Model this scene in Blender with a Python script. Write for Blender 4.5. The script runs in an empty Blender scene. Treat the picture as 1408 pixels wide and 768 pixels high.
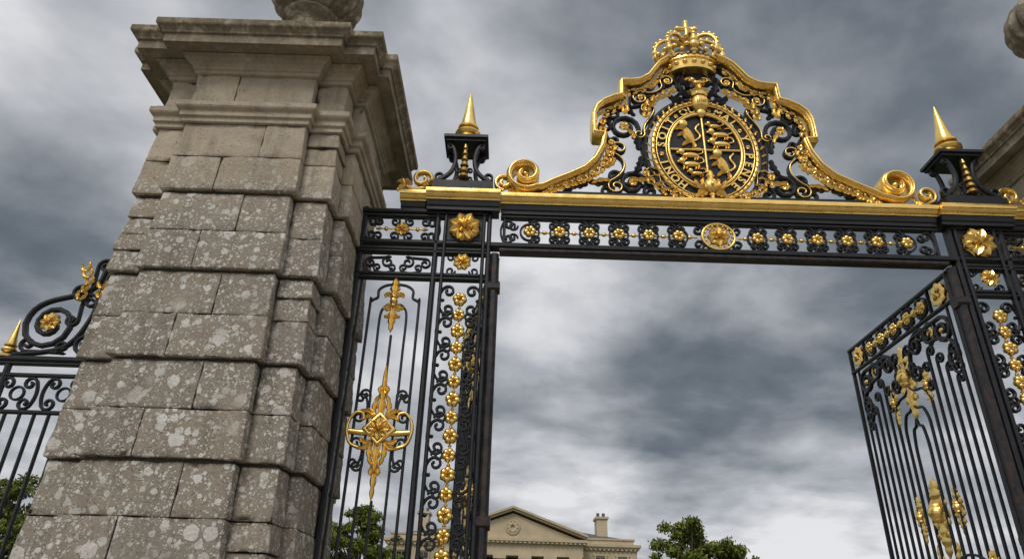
import bpy, math, random
import numpy as np
from mathutils import Matrix, Vector
random.seed(7); rng=np.random.RandomState(7)
sc=bpy.context.scene
PI=math.pi

# ------------------------------------------------------------------ mesh builder
class MB:
    def __init__(s): s.v=[]; s.f=[]
    def add(s,v,f):
        o=len(s.v); s.v.extend([tuple(map(float,p)) for p in v]); s.f.extend([tuple(i+o for i in q) for q in f])
    def merge(s,m,fn=None,flip=False):
        o=len(s.v)
        s.v.extend([fn(p) if fn else p for p in m.v])
        s.f.extend([tuple(i+o for i in (q[::-1] if flip else q)) for q in m.f])
    def box(s,x0,x1,y0,y1,z0,z1):
        v=[(x0,y0,z0),(x1,y0,z0),(x1,y1,z0),(x0,y1,z0),(x0,y0,z1),(x1,y0,z1),(x1,y1,z1),(x0,y1,z1)]
        s.add(v,[(0,3,2,1),(4,5,6,7),(0,1,5,4),(1,2,6,5),(2,3,7,6),(3,0,4,7)])
    def strip(s,path,w,d,y=0.,closed=False,taper=None,ch=.28):
        P=np.array(path,float); n=len(P)
        if closed:
            T0=P-np.roll(P,1,0); T1=np.roll(P,-1,0)-P
        else:
            T1=np.vstack([P[1:]-P[:-1],[P[-1]-P[-2]]]); T0=np.vstack([[P[1]-P[0]],P[1:]-P[:-1]])
        T0/= (np.linalg.norm(T0,axis=1)[:,None]+1e-12); T1/=(np.linalg.norm(T1,axis=1)[:,None]+1e-12)
        T=T0+T1; T/=(np.linalg.norm(T,axis=1)[:,None]+1e-12)
        cs=np.clip((T*T1).sum(1),.6,1)
        N=np.stack([-T[:,1],T[:,0]],1)/cs[:,None]
        c=min(w,d)*ch
        prof=[(-w/2+c,-d/2),(w/2-c,-d/2),(w/2,-d/2+c),(w/2,d/2-c),(w/2-c,d/2),(-w/2+c,d/2),(-w/2,d/2-c),(-w/2,-d/2+c)]
        V=[];Fc=[];m=8
        for i in range(n):
            k=1. if taper is None else taper[i]
            for a,b in prof:
                V.append((P[i,0]+N[i,0]*a*k,y+b*(k if k<1 else 1),P[i,1]+N[i,1]*a*k))
        r=n if closed else n-1
        for i in range(r):
            j=(i+1)%n
            for q in range(m):
                e=(q+1)%m
                Fc.append((i*m+q,i*m+e,j*m+e,j*m+q))
        if not closed:
            Fc.append(tuple(range(m))[::-1]); Fc.append(tuple((n-1)*m+q for q in range(m)))
        s.add(V,Fc)
    def bar(s,x0,z0,x1,z1,w,d,y=0.): s.strip([(x0,z0),(x1,z1)],w,d,y)
    def tube(s,pts,r,m=8):
        P=np.array(pts,float); n=len(P); T=np.gradient(P,axis=0); T/=np.linalg.norm(T,axis=1)[:,None]+1e-12
        V=[]
        for i in range(n):
            a=np.cross(T[i],(0.13,.2,1.)) ; 
            if np.linalg.norm(a)<.2: a=np.cross(T[i],(1.,.1,0))
            a/=np.linalg.norm(a); b=np.cross(T[i],a)
            for k in range(m): V.append(P[i]+r*(a*math.cos(2*PI*k/m)+b*math.sin(2*PI*k/m)))
        s.add(V,[(i*m+q,i*m+(q+1)%m,(i+1)*m+(q+1)%m,(i+1)*m+q) for i in range(n-1) for q in range(m)]+[tuple(range(m))[::-1],tuple((n-1)*m+q for q in range(m))])
    def leaf(s,path,w,h,y0=0.,lobes=0,tip=1.0,n=12):
        P=np.array(path,float)
        dl=np.r_[0,np.cumsum(np.linalg.norm(np.diff(P,axis=0),axis=1))]
        t=np.linspace(0,1,n); P=np.stack([np.interp(t*dl[-1],dl,P[:,0]),np.interp(t*dl[-1],dl,P[:,1])],1)
        T=np.gradient(P,axis=0); T/=(np.linalg.norm(T,axis=1)[:,None]+1e-12)
        N=np.stack([-T[:,1],T[:,0]],1)
        V=[];Fc=[];m=6
        for i in range(n):
            ww=w*(math.sin(PI*min(1,(t[i]*.86+.12)))**.8)
            if lobes: ww*=.55+.45*abs(math.sin(PI*lobes*t[i]+.5))
            if i==n-1: ww*=.15
            hh=h*(ww/w*.8+.2)
            for a,b in ((-1,0),(-.5,-1),(0,-.25),(.5,-1),(1,0),(0,.7)):
                V.append((P[i,0]+N[i,0]*a*ww/2,y0+b*hh,P[i,1]+N[i,1]*a*ww/2))
        for i in range(n-1):
            for q in range(m):
                e=(q+1)%m; Fc.append((i*m+q,i*m+e,(i+1)*m+e,(i+1)*m+q))
        Fc.append(tuple(range(m))[::-1]); Fc.append(tuple((n-1)*m+q for q in range(m)))
        s.add(V,Fc)
    def ball(s,c,r,su=10,sv=7):
        rx,ry,rz=r if hasattr(r,'__len__') else (r,r,r)
        V=[(c[0],c[1],c[2]+rz)]
        for j in range(1,sv):
            a=PI*j/sv
            for i in range(su):
                b=2*PI*i/su; V.append((c[0]+rx*math.sin(a)*math.cos(b),c[1]+ry*math.sin(a)*math.sin(b),c[2]+rz*math.cos(a)))
        V.append((c[0],c[1],c[2]-rz)); Fc=[]
        for i in range(su): Fc.append((0,1+i,1+(i+1)%su))
        for j in range(sv-2):
            for i in range(su):
                a=1+j*su+i;b=1+j*su+(i+1)%su; Fc.append((a,a+su,b+su,b))
        L=len(V)-1
        for i in range(su): Fc.append((L,L-su+(i+1)%su,L-su+i))
        s.add(V,Fc)
    def lathe(s,prof,cx=0,cy=0,seg=24,gad=0,gn=0,sq=1.):
        V=[];Fc=[];n=len(prof)
        for r,z in prof[:]:
            for i in range(seg):
                b=2*PI*i/seg; rr=r*(1+gad*(abs(math.sin(gn*b/2))-.5)) if gn else r
                V.append((cx+rr*math.cos(b),cy+rr*math.sin(b)*sq,z))
        for j in range(n-1):
            for i in range(seg):
                e=(i+1)%seg; Fc.append((j*seg+i,j*seg+e,(j+1)*seg+e,(j+1)*seg+i))
        Fc.append(tuple(range(seg))[::-1]); Fc.append(tuple((n-1)*seg+i for i in range(seg)))
        s.add(V,Fc)
    def obj(s,name,mat,parent=None,smooth=None,bevel=0):
        me=bpy.data.meshes.new(name); me.from_pydata(s.v,[],s.f); me.update()
        o=bpy.data.objects.new(name,me); sc.collection.objects.link(o)
        if mat: me.materials.append(mat)
        if smooth is not None:
            me.polygons.foreach_set('use_smooth',[True]*len(me.polygons))
            if smooth<180: me.set_sharp_from_angle(angle=math.radians(smooth))
        if bevel:
            b=o.modifiers.new('bev','BEVEL'); b.width=bevel; b.segments=2; b.limit_method='ANGLE'; b.angle_limit=.6
        if parent: o.parent=parent
        return o
def empty(name,loc=(0,0,0),rz=0):
    e=bpy.data.objects.new(name,None); sc.collection.objects.link(e); e.location=loc; e.rotation_euler=(0,0,rz); e.empty_display_size=.2
    return e

# ------------------------------------------------------------------ 2D paths
def spiral(c,r,a,d,turns=1.35,n=22,out=True,r0=.22):
    t=np.linspace(0,1,n); ang=a-d*turns*2*PI*(1-t); rad=r*(r0+(1-r0)*t**.85)
    return np.stack([c[0]+rad*np.cos(ang),c[1]+rad*np.sin(ang)],1)
def bez(p0,t0,p1,t1,k,n=14):
    p0=np.array(p0);p1=np.array(p1);L=np.linalg.norm(p1-p0)*k
    b=p0+np.array(t0)*L;c=p1-np.array(t1)*L
    t=np.linspace(0,1,n)[:,None]
    return (1-t)**3*p0+3*(1-t)**2*t*b+3*(1-t)*t*t*c+t**3*p1
def scroll(c1,r1,a1,d1,c2,r2,a2,d2,turns=1.3,k=.38,n=20):
    a1=math.radians(a1);a2=math.radians(a2)
    A=spiral(c1,r1,a1,d1,turns,n)
    B=spiral(c2,r2,a2,-d2,turns,n)[::-1]
    t1=(-math.sin(a1)*d1,math.cos(a1)*d1); t2=(-math.sin(a2)*d2,math.cos(a2)*d2)
    M=bez(A[-1],t1,B[0],t2,k)
    return np.vstack([A,M[1:-1],B])
def tr(P,x=0,z=0,ang=0,sx=1,sc_=1):
    P=np.array(P,float)*sc_; P=P*np.array([sx,1]); a=math.radians(ang)
    return np.stack([x+P[:,0]*math.cos(a)-P[:,1]*math.sin(a), z+P[:,0]*math.sin(a)+P[:,1]*math.cos(a)],1)
def cs(x,z,L,r,ang=0,beta=25,sx=1,turns=1.1,n=14):
    P=scroll((r,L/2-r),r,180-beta,1,(r,-L/2+r),r,180+beta,1,turns,.38,n)
    P=P-np.array([r,0]); return tr(P,x,z,ang,sx)
def ring(x,z,rx,rz=None,n=28):
    rz=rz or rx; a=np.linspace(0,2*PI,n,endpoint=False); return np.stack([x+rx*np.cos(a),z+rz*np.sin(a)],1)
def smooth_path(pts,n=60):
    P=np.array(pts,float); m=len(P); out=[]
    for i in range(m-1):
        p0=P[max(i-1,0)];p1=P[i];p2=P[i+1];p3=P[min(i+2,m-1)]
        for t in np.linspace(0,1,max(2,n//(m-1)),endpoint=False):
            out.append(.5*((2*p1)+(-p0+p2)*t+(2*p0-5*p1+4*p2-p3)*t*t+(-p0+3*p1-3*p2+p3)*t**3))
    out.append(P[-1]); return np.array(out)

# ------------------------------------------------------------------ gold motifs
def rosette(g,x,z,r,y=0.,n=8,rot=0.,h=None):
    h=h or r*.32
    for sgn in (-1,1):
        yy=y+sgn*r*.12
        for k in range(n):
            a=rot+2*PI*k/n
            p=[(x+math.cos(a)*r*t,z+math.sin(a)*r*t) for t in (.12,.4,.7,1.)]
            g.leaf(p,r*2.2*math.sin(PI/n)*1.02,h*.55,yy,0,n=6)
        for k in range(n//2):
            a=rot+2*PI*(k+.5)/(n//2)
            p=[(x+math.cos(a)*r*t,z+math.sin(a)*r*t) for t in (.1,.3,.55)]
            g.leaf(p,r*.34,h*.5,yy+sgn*h*.45,0,n=5)
    g.ball((x,y,z),(r*.24,h*1.25+r*.12,r*.24),10,6)
def knob(g,x,z,r,y=0.):
    ro=rng.uniform(0,1)
    for k in range(6):
        a=2*PI*k/6+ro
        g.ball((x+r*.55*math.cos(a),y,z+r*.55*math.sin(a)),(r*.48,r*.55,r*.48),8,5)
    for k in range(3):
        a=2*PI*k/3+ro; g.ball((x+r*.2*math.cos(a),y,z+r*.2*math.sin(a)),(r*.3,r*.8,r*.3),8,5)
def acanthus(g,x,z,L,w,ang,curl=0.,y=0.,lobes=4,h=None):
    a=math.radians(ang); P=[]
    px,pz=x,z; N=10
    for i in range(N+1):
        P.append((px,pz)); aa=a+math.radians(curl)*(i/N)**1.3
        px+=math.cos(aa)*L/N; pz+=math.sin(aa)*L/N
    g.leaf(P,w,h or w*.28,y,lobes,n=14)
def drop(g,x,zt,zb,w,y=0.):
    H=zt-zb
    acanthus(g,x,zb+H*.62,H*.38,w*.36,90,0,y,3)
    acanthus(g,x,zb+H*.5,H*.5,w*.28,-90,0,y,4)
    for s in (1,-1):
        for zz,L,an,cu in ((.66,.30,38,-150),(.60,.34,70,-120),(.46,.30,-40,120),(.34,.24,-62,130),(.5,.22,0,-110)):
            acanthus(g,x+s*w*.03,zb+H*zz,H*L*.62,w*.20,(an if s>0 else 180-an),(cu if s>0 else -cu),y,3)
    g.ball((x,y,zb+H*.56),(w*.13,w*.18,w*.15)); g.ball((x,y,zb+H*.64),(w*.1,w*.14,w*.08))
    g.ball((x,y,zb+H*.48),(w*.1,w*.14,w*.06))
def garland(g,path,step=.11,w=.07,L=.13,y=0.,flowers=True):
    P=np.array(path); dl=np.r_[0,np.cumsum(np.linalg.norm(np.diff(P,axis=0),axis=1))]
    n=int(dl[-1]/step)
    for i in range(n+1):
        t=(i+.2)*dl[-1]/(n+.5)
        x=np.interp(t,dl,P[:,0]);z=np.interp(t,dl,P[:,1]); x2=np.interp(t+.01,dl,P[:,0]);z2=np.interp(t+.01,dl,P[:,1])
        if abs(x2-x)+abs(z2-z)<1e-6: continue
        a=math.degrees(math.atan2(z2-z,x2-x))
        acanthus(g,x,z,L,w,a+42+rng.uniform(-10,10),rng.uniform(-110,-50),y-.015,3)
        acanthus(g,x,z,L,w,a-42+rng.uniform(-10,10),rng.uniform(50,110),y-.015,3)
        if flowers and i%2==0: rosette(g,x,z,w*.55,y-.03,6,rng.uniform(0,1))
        else: g.ball((x,y-.03,z),w*.24,8,5)
def spike(g,x,y,z,h,r,seg=12):
    g.lathe([(r*1.0,z-.02),(r*1.05,z),(r*.55,z+.015),(r*.45,z+.05*h),(r*.75,z+.07*h),(r*1.12,z+.12*h),(r*1.15,z+.15*h),(r*.95,z+.19*h),(r*.55,z+.22*h),(r*.5,z+.24*h),(r*.9,z+.255*h),(r*.92,z+.275*h),(r*.7,z+.29*h),(r*.72,z+.32*h),(r*.5,z+.52*h),(r*.3,z+.74*h),(r*.1,z+.95*h),(r*.01,z+h)],x,y,20)

# ------------------------------------------------------------------ materials
def new_mat(name):
    m=bpy.data.materials.new(name); m.use_nodes=True; nt=m.node_tree
    return m,nt,nt.nodes['Principled BSDF']
def N(nt,t,**k):
    n=nt.nodes.new(t)
    for a,b in k.items():
        if a in('ins',):
            for i,v in b.items(): n.inputs[i].default_value=v
        else: setattr(n,a,b)
    return n
def lk(nt,a,b): nt.links.new(a,b)
def noise(nt,vec,scale,detail=6,rough=.6,dist=0):
    n=N(nt,'ShaderNodeTexNoise',ins={'Scale':scale,'Detail':detail,'Roughness':rough,'Distortion':dist})
    if vec is not None: lk(nt,vec,n.inputs['Vector'])
    return n.outputs['Fac']
def ramp(nt,fac,stops):
    r=N(nt,'ShaderNodeValToRGB'); e=r.color_ramp.elements
    while len(e)<len(stops): e.new(.5)
    for i,(p,c) in enumerate(stops):
        e[i].position=p; e[i].color=(c,c,c,1) if not hasattr(c,'__len__') else (*c,1)
    lk(nt,fac,r.inputs[0]); return r.outputs[0]
def mix(nt,fac,a,b,mode='MIX'):
    m=N(nt,'ShaderNodeMix',data_type='RGBA',blend_type=mode)
    for s,v in ((0,fac),(6,a),(7,b)):
        if isinstance(v,bpy.types.NodeSocket): lk(nt,v,m.inputs[s])
        else: m.inputs[s].default_value=v if s==0 else ((*v,1) if len(v)==3 else v)
    return m.outputs[2]
def mth(nt,op,a,b=None,clamp=False):
    m=N(nt,'ShaderNodeMath',operation=op,use_clamp=clamp)
    for i,v in ((0,a),(1,b)):
        if v is None: continue
        if isinstance(v,bpy.types.NodeSocket): lk(nt,v,m.inputs[i])
        else: m.inputs[i].default_value=v
    return m.outputs[0]
def bump(nt,bs,h,strength,dist):
    b=N(nt,'ShaderNodeBump',ins={'Strength':strength,'Distance':dist}); lk(nt,h,b.inputs['Height']); lk(nt,b.outputs[0],bs.inputs['Normal']); return b

def mat_iron(name,rust=0.):
    m,nt,b=new_mat(name); tc=N(nt,'ShaderNodeTexCoord').outputs['Object']
    n1=noise(nt,tc,14,8,.65); n2=noise(nt,tc,90,4,.6)
    col=mix(nt,ramp(nt,n1,[(.35,0),(.7,1)]),(.008,.009,.012),(.018,.020,.024))
    thr=.66-rust*.3
    rm=ramp(nt,mth(nt,'ADD',mth(nt,'MULTIPLY',n1,.7),mth(nt,'MULTIPLY',n2,.3)),[(thr,0),(thr+.09,1)])
    col=mix(nt,mth(nt,'MULTIPLY',rm,.75 if rust else .5),col,(.050,.027,.017))
    lk(nt,col,b.inputs['Base Color'])
    lk(nt,ramp(nt,n1,[(.3,.30),(.75,.55)]) ,b.inputs['Roughness'])
    b.inputs['Specular IOR Level'].default_value=.4
    bump(nt,b,mth(nt,'ADD',n1,mth(nt,'MULTIPLY',n2,.4)),.25,.006)
    return m
def mat_gold():
    m,nt,b=new_mat('gilding'); tc=N(nt,'ShaderNodeTexCoord').outputs['Object']
    n1=noise(nt,tc,9,8,.7); n2=noise(nt,tc,70,5,.6)
    col=mix(nt,ramp(nt,n1,[(.3,0),(.7,1)]),(.84,.53,.13),(1.0,.73,.27))
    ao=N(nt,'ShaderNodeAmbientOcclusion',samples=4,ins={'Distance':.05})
    crevice=ramp(nt,ao.outputs['AO'],[(.2,1),(.75,0)])  # AO mask: base colour turns browner in the crevices
    crevice=mth(nt,'MULTIPLY',crevice,.75)
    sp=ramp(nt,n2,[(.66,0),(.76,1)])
    col=mix(nt,mth(nt,'MAXIMUM',crevice,mth(nt,'MULTIPLY',sp,.4)),col,(.16,.08,.018))
    lk(nt,col,b.inputs['Base Color']); b.inputs['Metallic'].default_value=.9
    lk(nt,ramp(nt,n1,[(.3,.20),(.75,.40)]),b.inputs['Roughness'])
    bump(nt,b,mth(nt,'ADD',n1,mth(nt,'MULTIPLY',n2,.5)),.4,.006)
    return m
def mat_stone(name,lich=1.,base=(.47,.405,.315)):
    m,nt,b=new_mat(name); tcn=N(nt,'ShaderNodeTexCoord'); tc=tcn.outputs['Object']
    geo=N(nt,'ShaderNodeNewGeometry'); isl=geo.outputs['Random Per Island']
    sep=N(nt,'ShaderNodeSeparateXYZ'); lk(nt,tc,sep.inputs[0]); z=sep.outputs['Z']
    big=noise(nt,tc,1.1,5,.6,.4); med=noise(nt,tc,6,8,.7,.3); fine=noise(nt,tc,45,6,.7); grit=noise(nt,tc,220,3,.6)
    c=mix(nt,isl,tuple(x*.76 for x in base),tuple(x*1.14 for x in base))
    c=mix(nt,ramp(nt,med,[(.40,0),(.75,.6)]),c,(.26,.215,.16))
    c=mix(nt,mth(nt,'MULTIPLY',ramp(nt,big,[(.42,0),(.62,1)]),.35),c,(.48,.37,.25))
    mr=N(nt,'ShaderNodeMapRange',ins={1:5.4,2:4.5,3:0.,4:1.}); lk(nt,z,mr.inputs[0])
    greyamt=mth(nt,'MULTIPLY',mth(nt,'ADD',mth(nt,'MULTIPLY',isl,.35),.55),mr.outputs[0])
    c=mix(nt,greyamt,c,mix(nt,fine,(.145,.128,.106),(.35,.315,.265)))
    st=N(nt,'ShaderNodeMapping'); lk(nt,tc,st.inputs[0]); st.inputs['Scale'].default_value=(3.,3.,.45)
    streak=noise(nt,st.outputs[0],1.6,6,.65)
    c=mix(nt,mth(nt,'MULTIPLY',ramp(nt,streak,[(.52,0),(.74,1)]),.55),c,(.105,.09,.07))
    ng=N(nt,'ShaderNodeSeparateXYZ'); lk(nt,geo.outputs['Normal'],ng.inputs[0])
    up=ramp(nt,ng.outputs['Z'],[(.2,0),(.7,1)])
    hi=N(nt,'ShaderNodeMapRange',ins={1:6.30,2:6.58,3:0.,4:.9}); lk(nt,z,hi.inputs[0])
    moss=mth(nt,'MAXIMUM',up,mth(nt,'MULTIPLY',hi.outputs[0],ramp(nt,med,[(.36,0),(.50,1)])))
    c=mix(nt,mth(nt,'MULTIPLY',moss,.8),c,mix(nt,fine,(.05,.043,.028),(.15,.12,.065)))
    dv=N(nt,'ShaderNodeVectorMath',operation='SCALE'); nn=N(nt,'ShaderNodeTexNoise',ins={'Scale':34,'Detail':4,'Roughness':.65}); lk(nt,tc,nn.inputs['Vector']); lk(nt,nn.outputs['Color'],dv.inputs[0]); dv.inputs['Scale'].default_value=.035
    ad=N(nt,'ShaderNodeVectorMath',operation='ADD'); lk(nt,tc,ad.inputs[0]); lk(nt,dv.outputs[0],ad.inputs[1])
    tot=None
    for s,r,thr in ((7.5,.38,.50),(15,.40,.42),(30,.43,.36),(62,.45,.42)):
        v=N(nt,'ShaderNodeTexVoronoi',ins={'Scale':s,'Randomness':1.}); lk(nt,ad.outputs[0],v.inputs['Vector'])
        sx=N(nt,'ShaderNodeSeparateXYZ'); lk(nt,v.outputs['Color'],sx.inputs[0])
        rad=mth(nt,'MULTIPLY',mth(nt,'SUBTRACT',sx.outputs[0],thr,True),r/(1-thr)*1.35)
        d=mth(nt,'SUBTRACT',rad,v.outputs['Distance'])
        msk=mth(nt,'MULTIPLY',ramp(nt,d,[(.0,0),(.035,1)]),mth(nt,'ADD',mth(nt,'MULTIPLY',sx.outputs[1],.5),.5))
        tot=msk if tot is None else mth(nt,'MAXIMUM',tot,msk)
    lz=N(nt,'ShaderNodeMapRange',ins={1:5.5,2:4.8,3:.12,4:1.}); lk(nt,z,lz.inputs[0])
    clus=mth(nt,'MULTIPLY',ramp(nt,noise(nt,tc,2.6,5,.65),[(.36,.35),(.50,1)]),lz.outputs[0])
    tot=mth(nt,'MULTIPLY',mth(nt,'MULTIPLY',tot,clus),1.0*lich)
    c=mix(nt,tot,c,mix(nt,fine,(.46,.45,.41),(.84,.83,.78)))
    ye=mth(nt,'MULTIPLY',ramp(nt,noise(nt,tc,12,5,.7),[(.66,0),(.72,1)]),.35*lich)
    c=mix(nt,ye,c,(.32,.20,.06))
    pit=ramp(nt,noise(nt,tc,60,3,.5),[(.26,1),(.36,0)])
    c=mix(nt,mth(nt,'MULTIPLY',pit,.6),c,(.08,.068,.055))
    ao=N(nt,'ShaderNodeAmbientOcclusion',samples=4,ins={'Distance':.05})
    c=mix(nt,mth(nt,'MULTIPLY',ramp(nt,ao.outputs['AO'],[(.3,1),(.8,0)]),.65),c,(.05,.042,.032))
    lk(nt,c,b.inputs['Base Color']); b.inputs['Roughness'].default_value=.9; b.inputs['Specular IOR Level'].default_value=.2
    h=mth(nt,'ADD',mth(nt,'MULTIPLY',med,.9),mth(nt,'MULTIPLY',fine,.55)); h=mth(nt,'ADD',h,mth(nt,'MULTIPLY',grit,.14))
    h=mth(nt,'SUBTRACT',h,mth(nt,'MULTIPLY',pit,.5)); h=mth(nt,'ADD',h,mth(nt,'MULTIPLY',tot,.12))
    bump(nt,b,h,.85,.022)
    return m
def mat_simple(name,c1,c2,scale=3,rough=.9,bmp=.3,bd=.05):
    m,nt,b=new_mat(name); tc=N(nt,'ShaderNodeTexCoord').outputs['Object']
    n=noise(nt,tc,scale,8,.65); lk(nt,mix(nt,ramp(nt,n,[(.3,0),(.7,1)]),c1,c2),b.inputs['Base Color'])
    b.inputs['Roughness'].default_value=rough; bump(nt,b,n,bmp,bd); return m
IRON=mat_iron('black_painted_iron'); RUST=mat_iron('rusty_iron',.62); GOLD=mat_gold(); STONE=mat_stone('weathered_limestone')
JOINT=mat_simple('mortar_shadow',(.05,.043,.035),(.10,.085,.065),20)

# ------------------------------------------------------------------ stone pillars
A_,B_,C_=.57,.96,.86
def cross(off,a=A_,b=B_,c=C_):
    P=[(-a,-b),(a,-b),(a,-c),(c,-c),(c,-a),(b,-a),(b,a),(c,a),(c,c),(a,c),(a,b),(-a,b),(-a,c),(-c,c),(-c,a),(-b,a),(-b,-a),(-c,-a),(-c,-c),(-a,-c)]
    n=len(P); out=[]
    for i in range(n):
        p0=np.array(P[i-1]);p1=np.array(P[i]);p2=np.array(P[(i+1)%n])
        e0=(p1-p0)/np.linalg.norm(p1-p0);e1=(p2-p1)/np.linalg.norm(p2-p1)
        out.append(p1+off*(np.array([e0[1],-e0[0]])+np.array([e1[1],-e1[0]])))
    return out
def moulding(mb,prof):
    n=20;V=[];Fc=[]
    for o,z in prof:
        for p in cross(o): V.append((p[0],p[1],z))
    for j in range(len(prof)-1):
        for i in range(n):
            e=(i+1)%n; Fc.append((j*n+i,j*n+e,(j+1)*n+e,(j+1)*n+i))
    Fc.append(tuple(range(n))[::-1]); Fc.append(tuple((len(prof)-1)*n+i for i in range(n)))
    mb.add(V,Fc)
def build_pillar():
    st=MB(); core=MB(); mo=MB()
    BF=[(0,3,2,1),(4,5,6,7),(0,1,5,4),(1,2,6,5),(2,3,7,6),(3,0,4,7)]
    def rotv(V,r):
        c,s=[(1,0),(0,1),(-1,0),(0,-1)][r]; return [(x*c-y*s,x*s+y*c,z) for x,y,z in V]
    def blk(x0,x1,y0,y1,z0,z1,fx0,fx1,ob,ot,rot):
        j=rng.uniform(-.005,.005)
        ob+=j;ot+=j; g=.003
        x0b=x0-(ob if fx0 else -g);x0t=x0-(ot if fx0 else -g)
        x1b=x1+(ob if fx1 else -g);x1t=x1+(ot if fx1 else -g)
        yb=y0-ob;yt=y0-ot
        st.add(rotv([(x0b,yb,z0),(x1b,yb,z0),(x1b,y1,z0),(x0b,y1,z0),(x0t,yt,z1),(x1t,yt,z1),(x1t,y1,z1),(x0t,y1,z1)],rot),BF)
    ch=.3865; z=.31; k=0
    def course(z0,z1,ob,ot,k):
        for r in range(4):
            sx=(.16 if (k+r)%2 else -.14)+rng.uniform(-.05,.05)
            blk(-A_,sx,-B_,-A_,z0,z1,True,False,ob,ot,r)
            blk(sx,A_,-B_,-A_,z0,z1,False,True,ob,ot,r)
            j=rng.uniform(-.003,.003); o1=ob+j;o2=ot+j
            x0=A_+.0025
            if rng.rand()<.35 :
                zm=z0+(z1-z0)*rng.choice([.45,.55]); parts=[(z0,zm-.002),(zm+.002,z1)]
            else: parts=[(z0,z1)]
            for q0,q1 in parts:
                st.add(rotv([(x0,-C_-o1,q0),(C_+o1,-C_-o1,q0),(C_+o1,-x0,q0),(x0,-x0,q0),(x0,-C_-o2,q1),(C_+o2,-C_-o2,q1),(C_+o2,-x0,q1),(x0,-x0,q1)],r),BF)
    while z<5.7:
        course(z+.022,z+ch-.0015,.030,.012,k)
        course(z+ch+.0015,z+2*ch-.001,.012,-.010,k+1)
        z+=2*ch;k+=2
    course(5.955,6.30,0,0,k)
    moulding(core,[(-.03,.2),(-.03,6.4)])
    moulding(mo,[(.10,0),(.10,.22),(.06,.26),(.04,.30),(.0,.335)])
    moulding(mo,[(.0,5.715),(.022,5.72),(.022,5.765),(.045,5.775),(.045,5.83),(.075,5.85),(.085,5.865),(.085,5.915),(.06,5.925),(.05,5.95),(.0,5.958)])
    moulding(mo,[(-.002,6.29),(.03,6.30),(.035,6.33),(.05,6.335),(.055,6.36),(.08,6.39),(.115,6.41),(.12,6.435),(.14,6.44),(.145,6.46)])
    moulding(mo,[(.14,6.462),(.255,6.467),(.262,6.455),(.275,6.455),(.275,6.545),(.29,6.55)])
    moulding(mo,[(.28,6.552),(.295,6.555),(.30,6.575),(.32,6.60),(.345,6.615),(.35,6.63),(.35,6.685),(.33,6.70),(.10,6.76)])
    mo.box(-.50,.50,-.50,.50,6.74,7.28); mo.box(-.44,.44,-.44,.44,7.282,7.40)
    u=MB()
    u.lathe([(.40,7.38),(.40,7.44),(.34,7.50),(.28,7.62),(.25,7.80),(.24,7.92),(.27,7.98),(.33,8.02),(.35,8.05),(.33,8.08),(.27,8.10),(.25,8.13)],0,0,40)
    pr=[(.24,8.12)]+[(max(.02,.53*math.sin(a)**.8),8.50-.40*math.cos(a)) for a in np.linspace(.5,PI-.35,16)]
    u.lathe(pr,0,0,120,.12,20)
    u.lathe([(.2,8.86),(.24,8.89),(.2,8.93),(.1,8.98),(.09,9.04),(.13,9.10),(.1,9.17),(.02,9.21)],0,0,32)
    return st,core,mo,u
st,core,mo,urn=build_pillar()
tx=bpy.data.textures.new('erosion','CLOUDS'); tx.noise_scale=.10; tx.noise_depth=3
def place_pillar(i,x,rz):
    e=empty('stone_gate_pillar',(x,0,0),rz)
    if i==0:
        o1=st.obj('ashlar_blocks',STONE,e,180,.010)
        s=o1.modifiers.new('sub','SUBSURF'); s.subdivision_type='SIMPLE'; s.levels=3; s.render_levels=3
        d=o1.modifiers.new('erode','DISPLACE'); d.texture=tx; d.strength=.028; d.mid_level=.5; d.texture_coords='LOCAL'
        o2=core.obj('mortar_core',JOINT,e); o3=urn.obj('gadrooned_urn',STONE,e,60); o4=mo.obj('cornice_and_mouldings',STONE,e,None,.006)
        return [o1,o2,o3,o4]
    for o in PO:
        q=o.copy(); sc.collection.objects.link(q); q.parent=e
PO=place_pillar(0,-2.54,0); place_pillar(1,6.60,PI)

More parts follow.
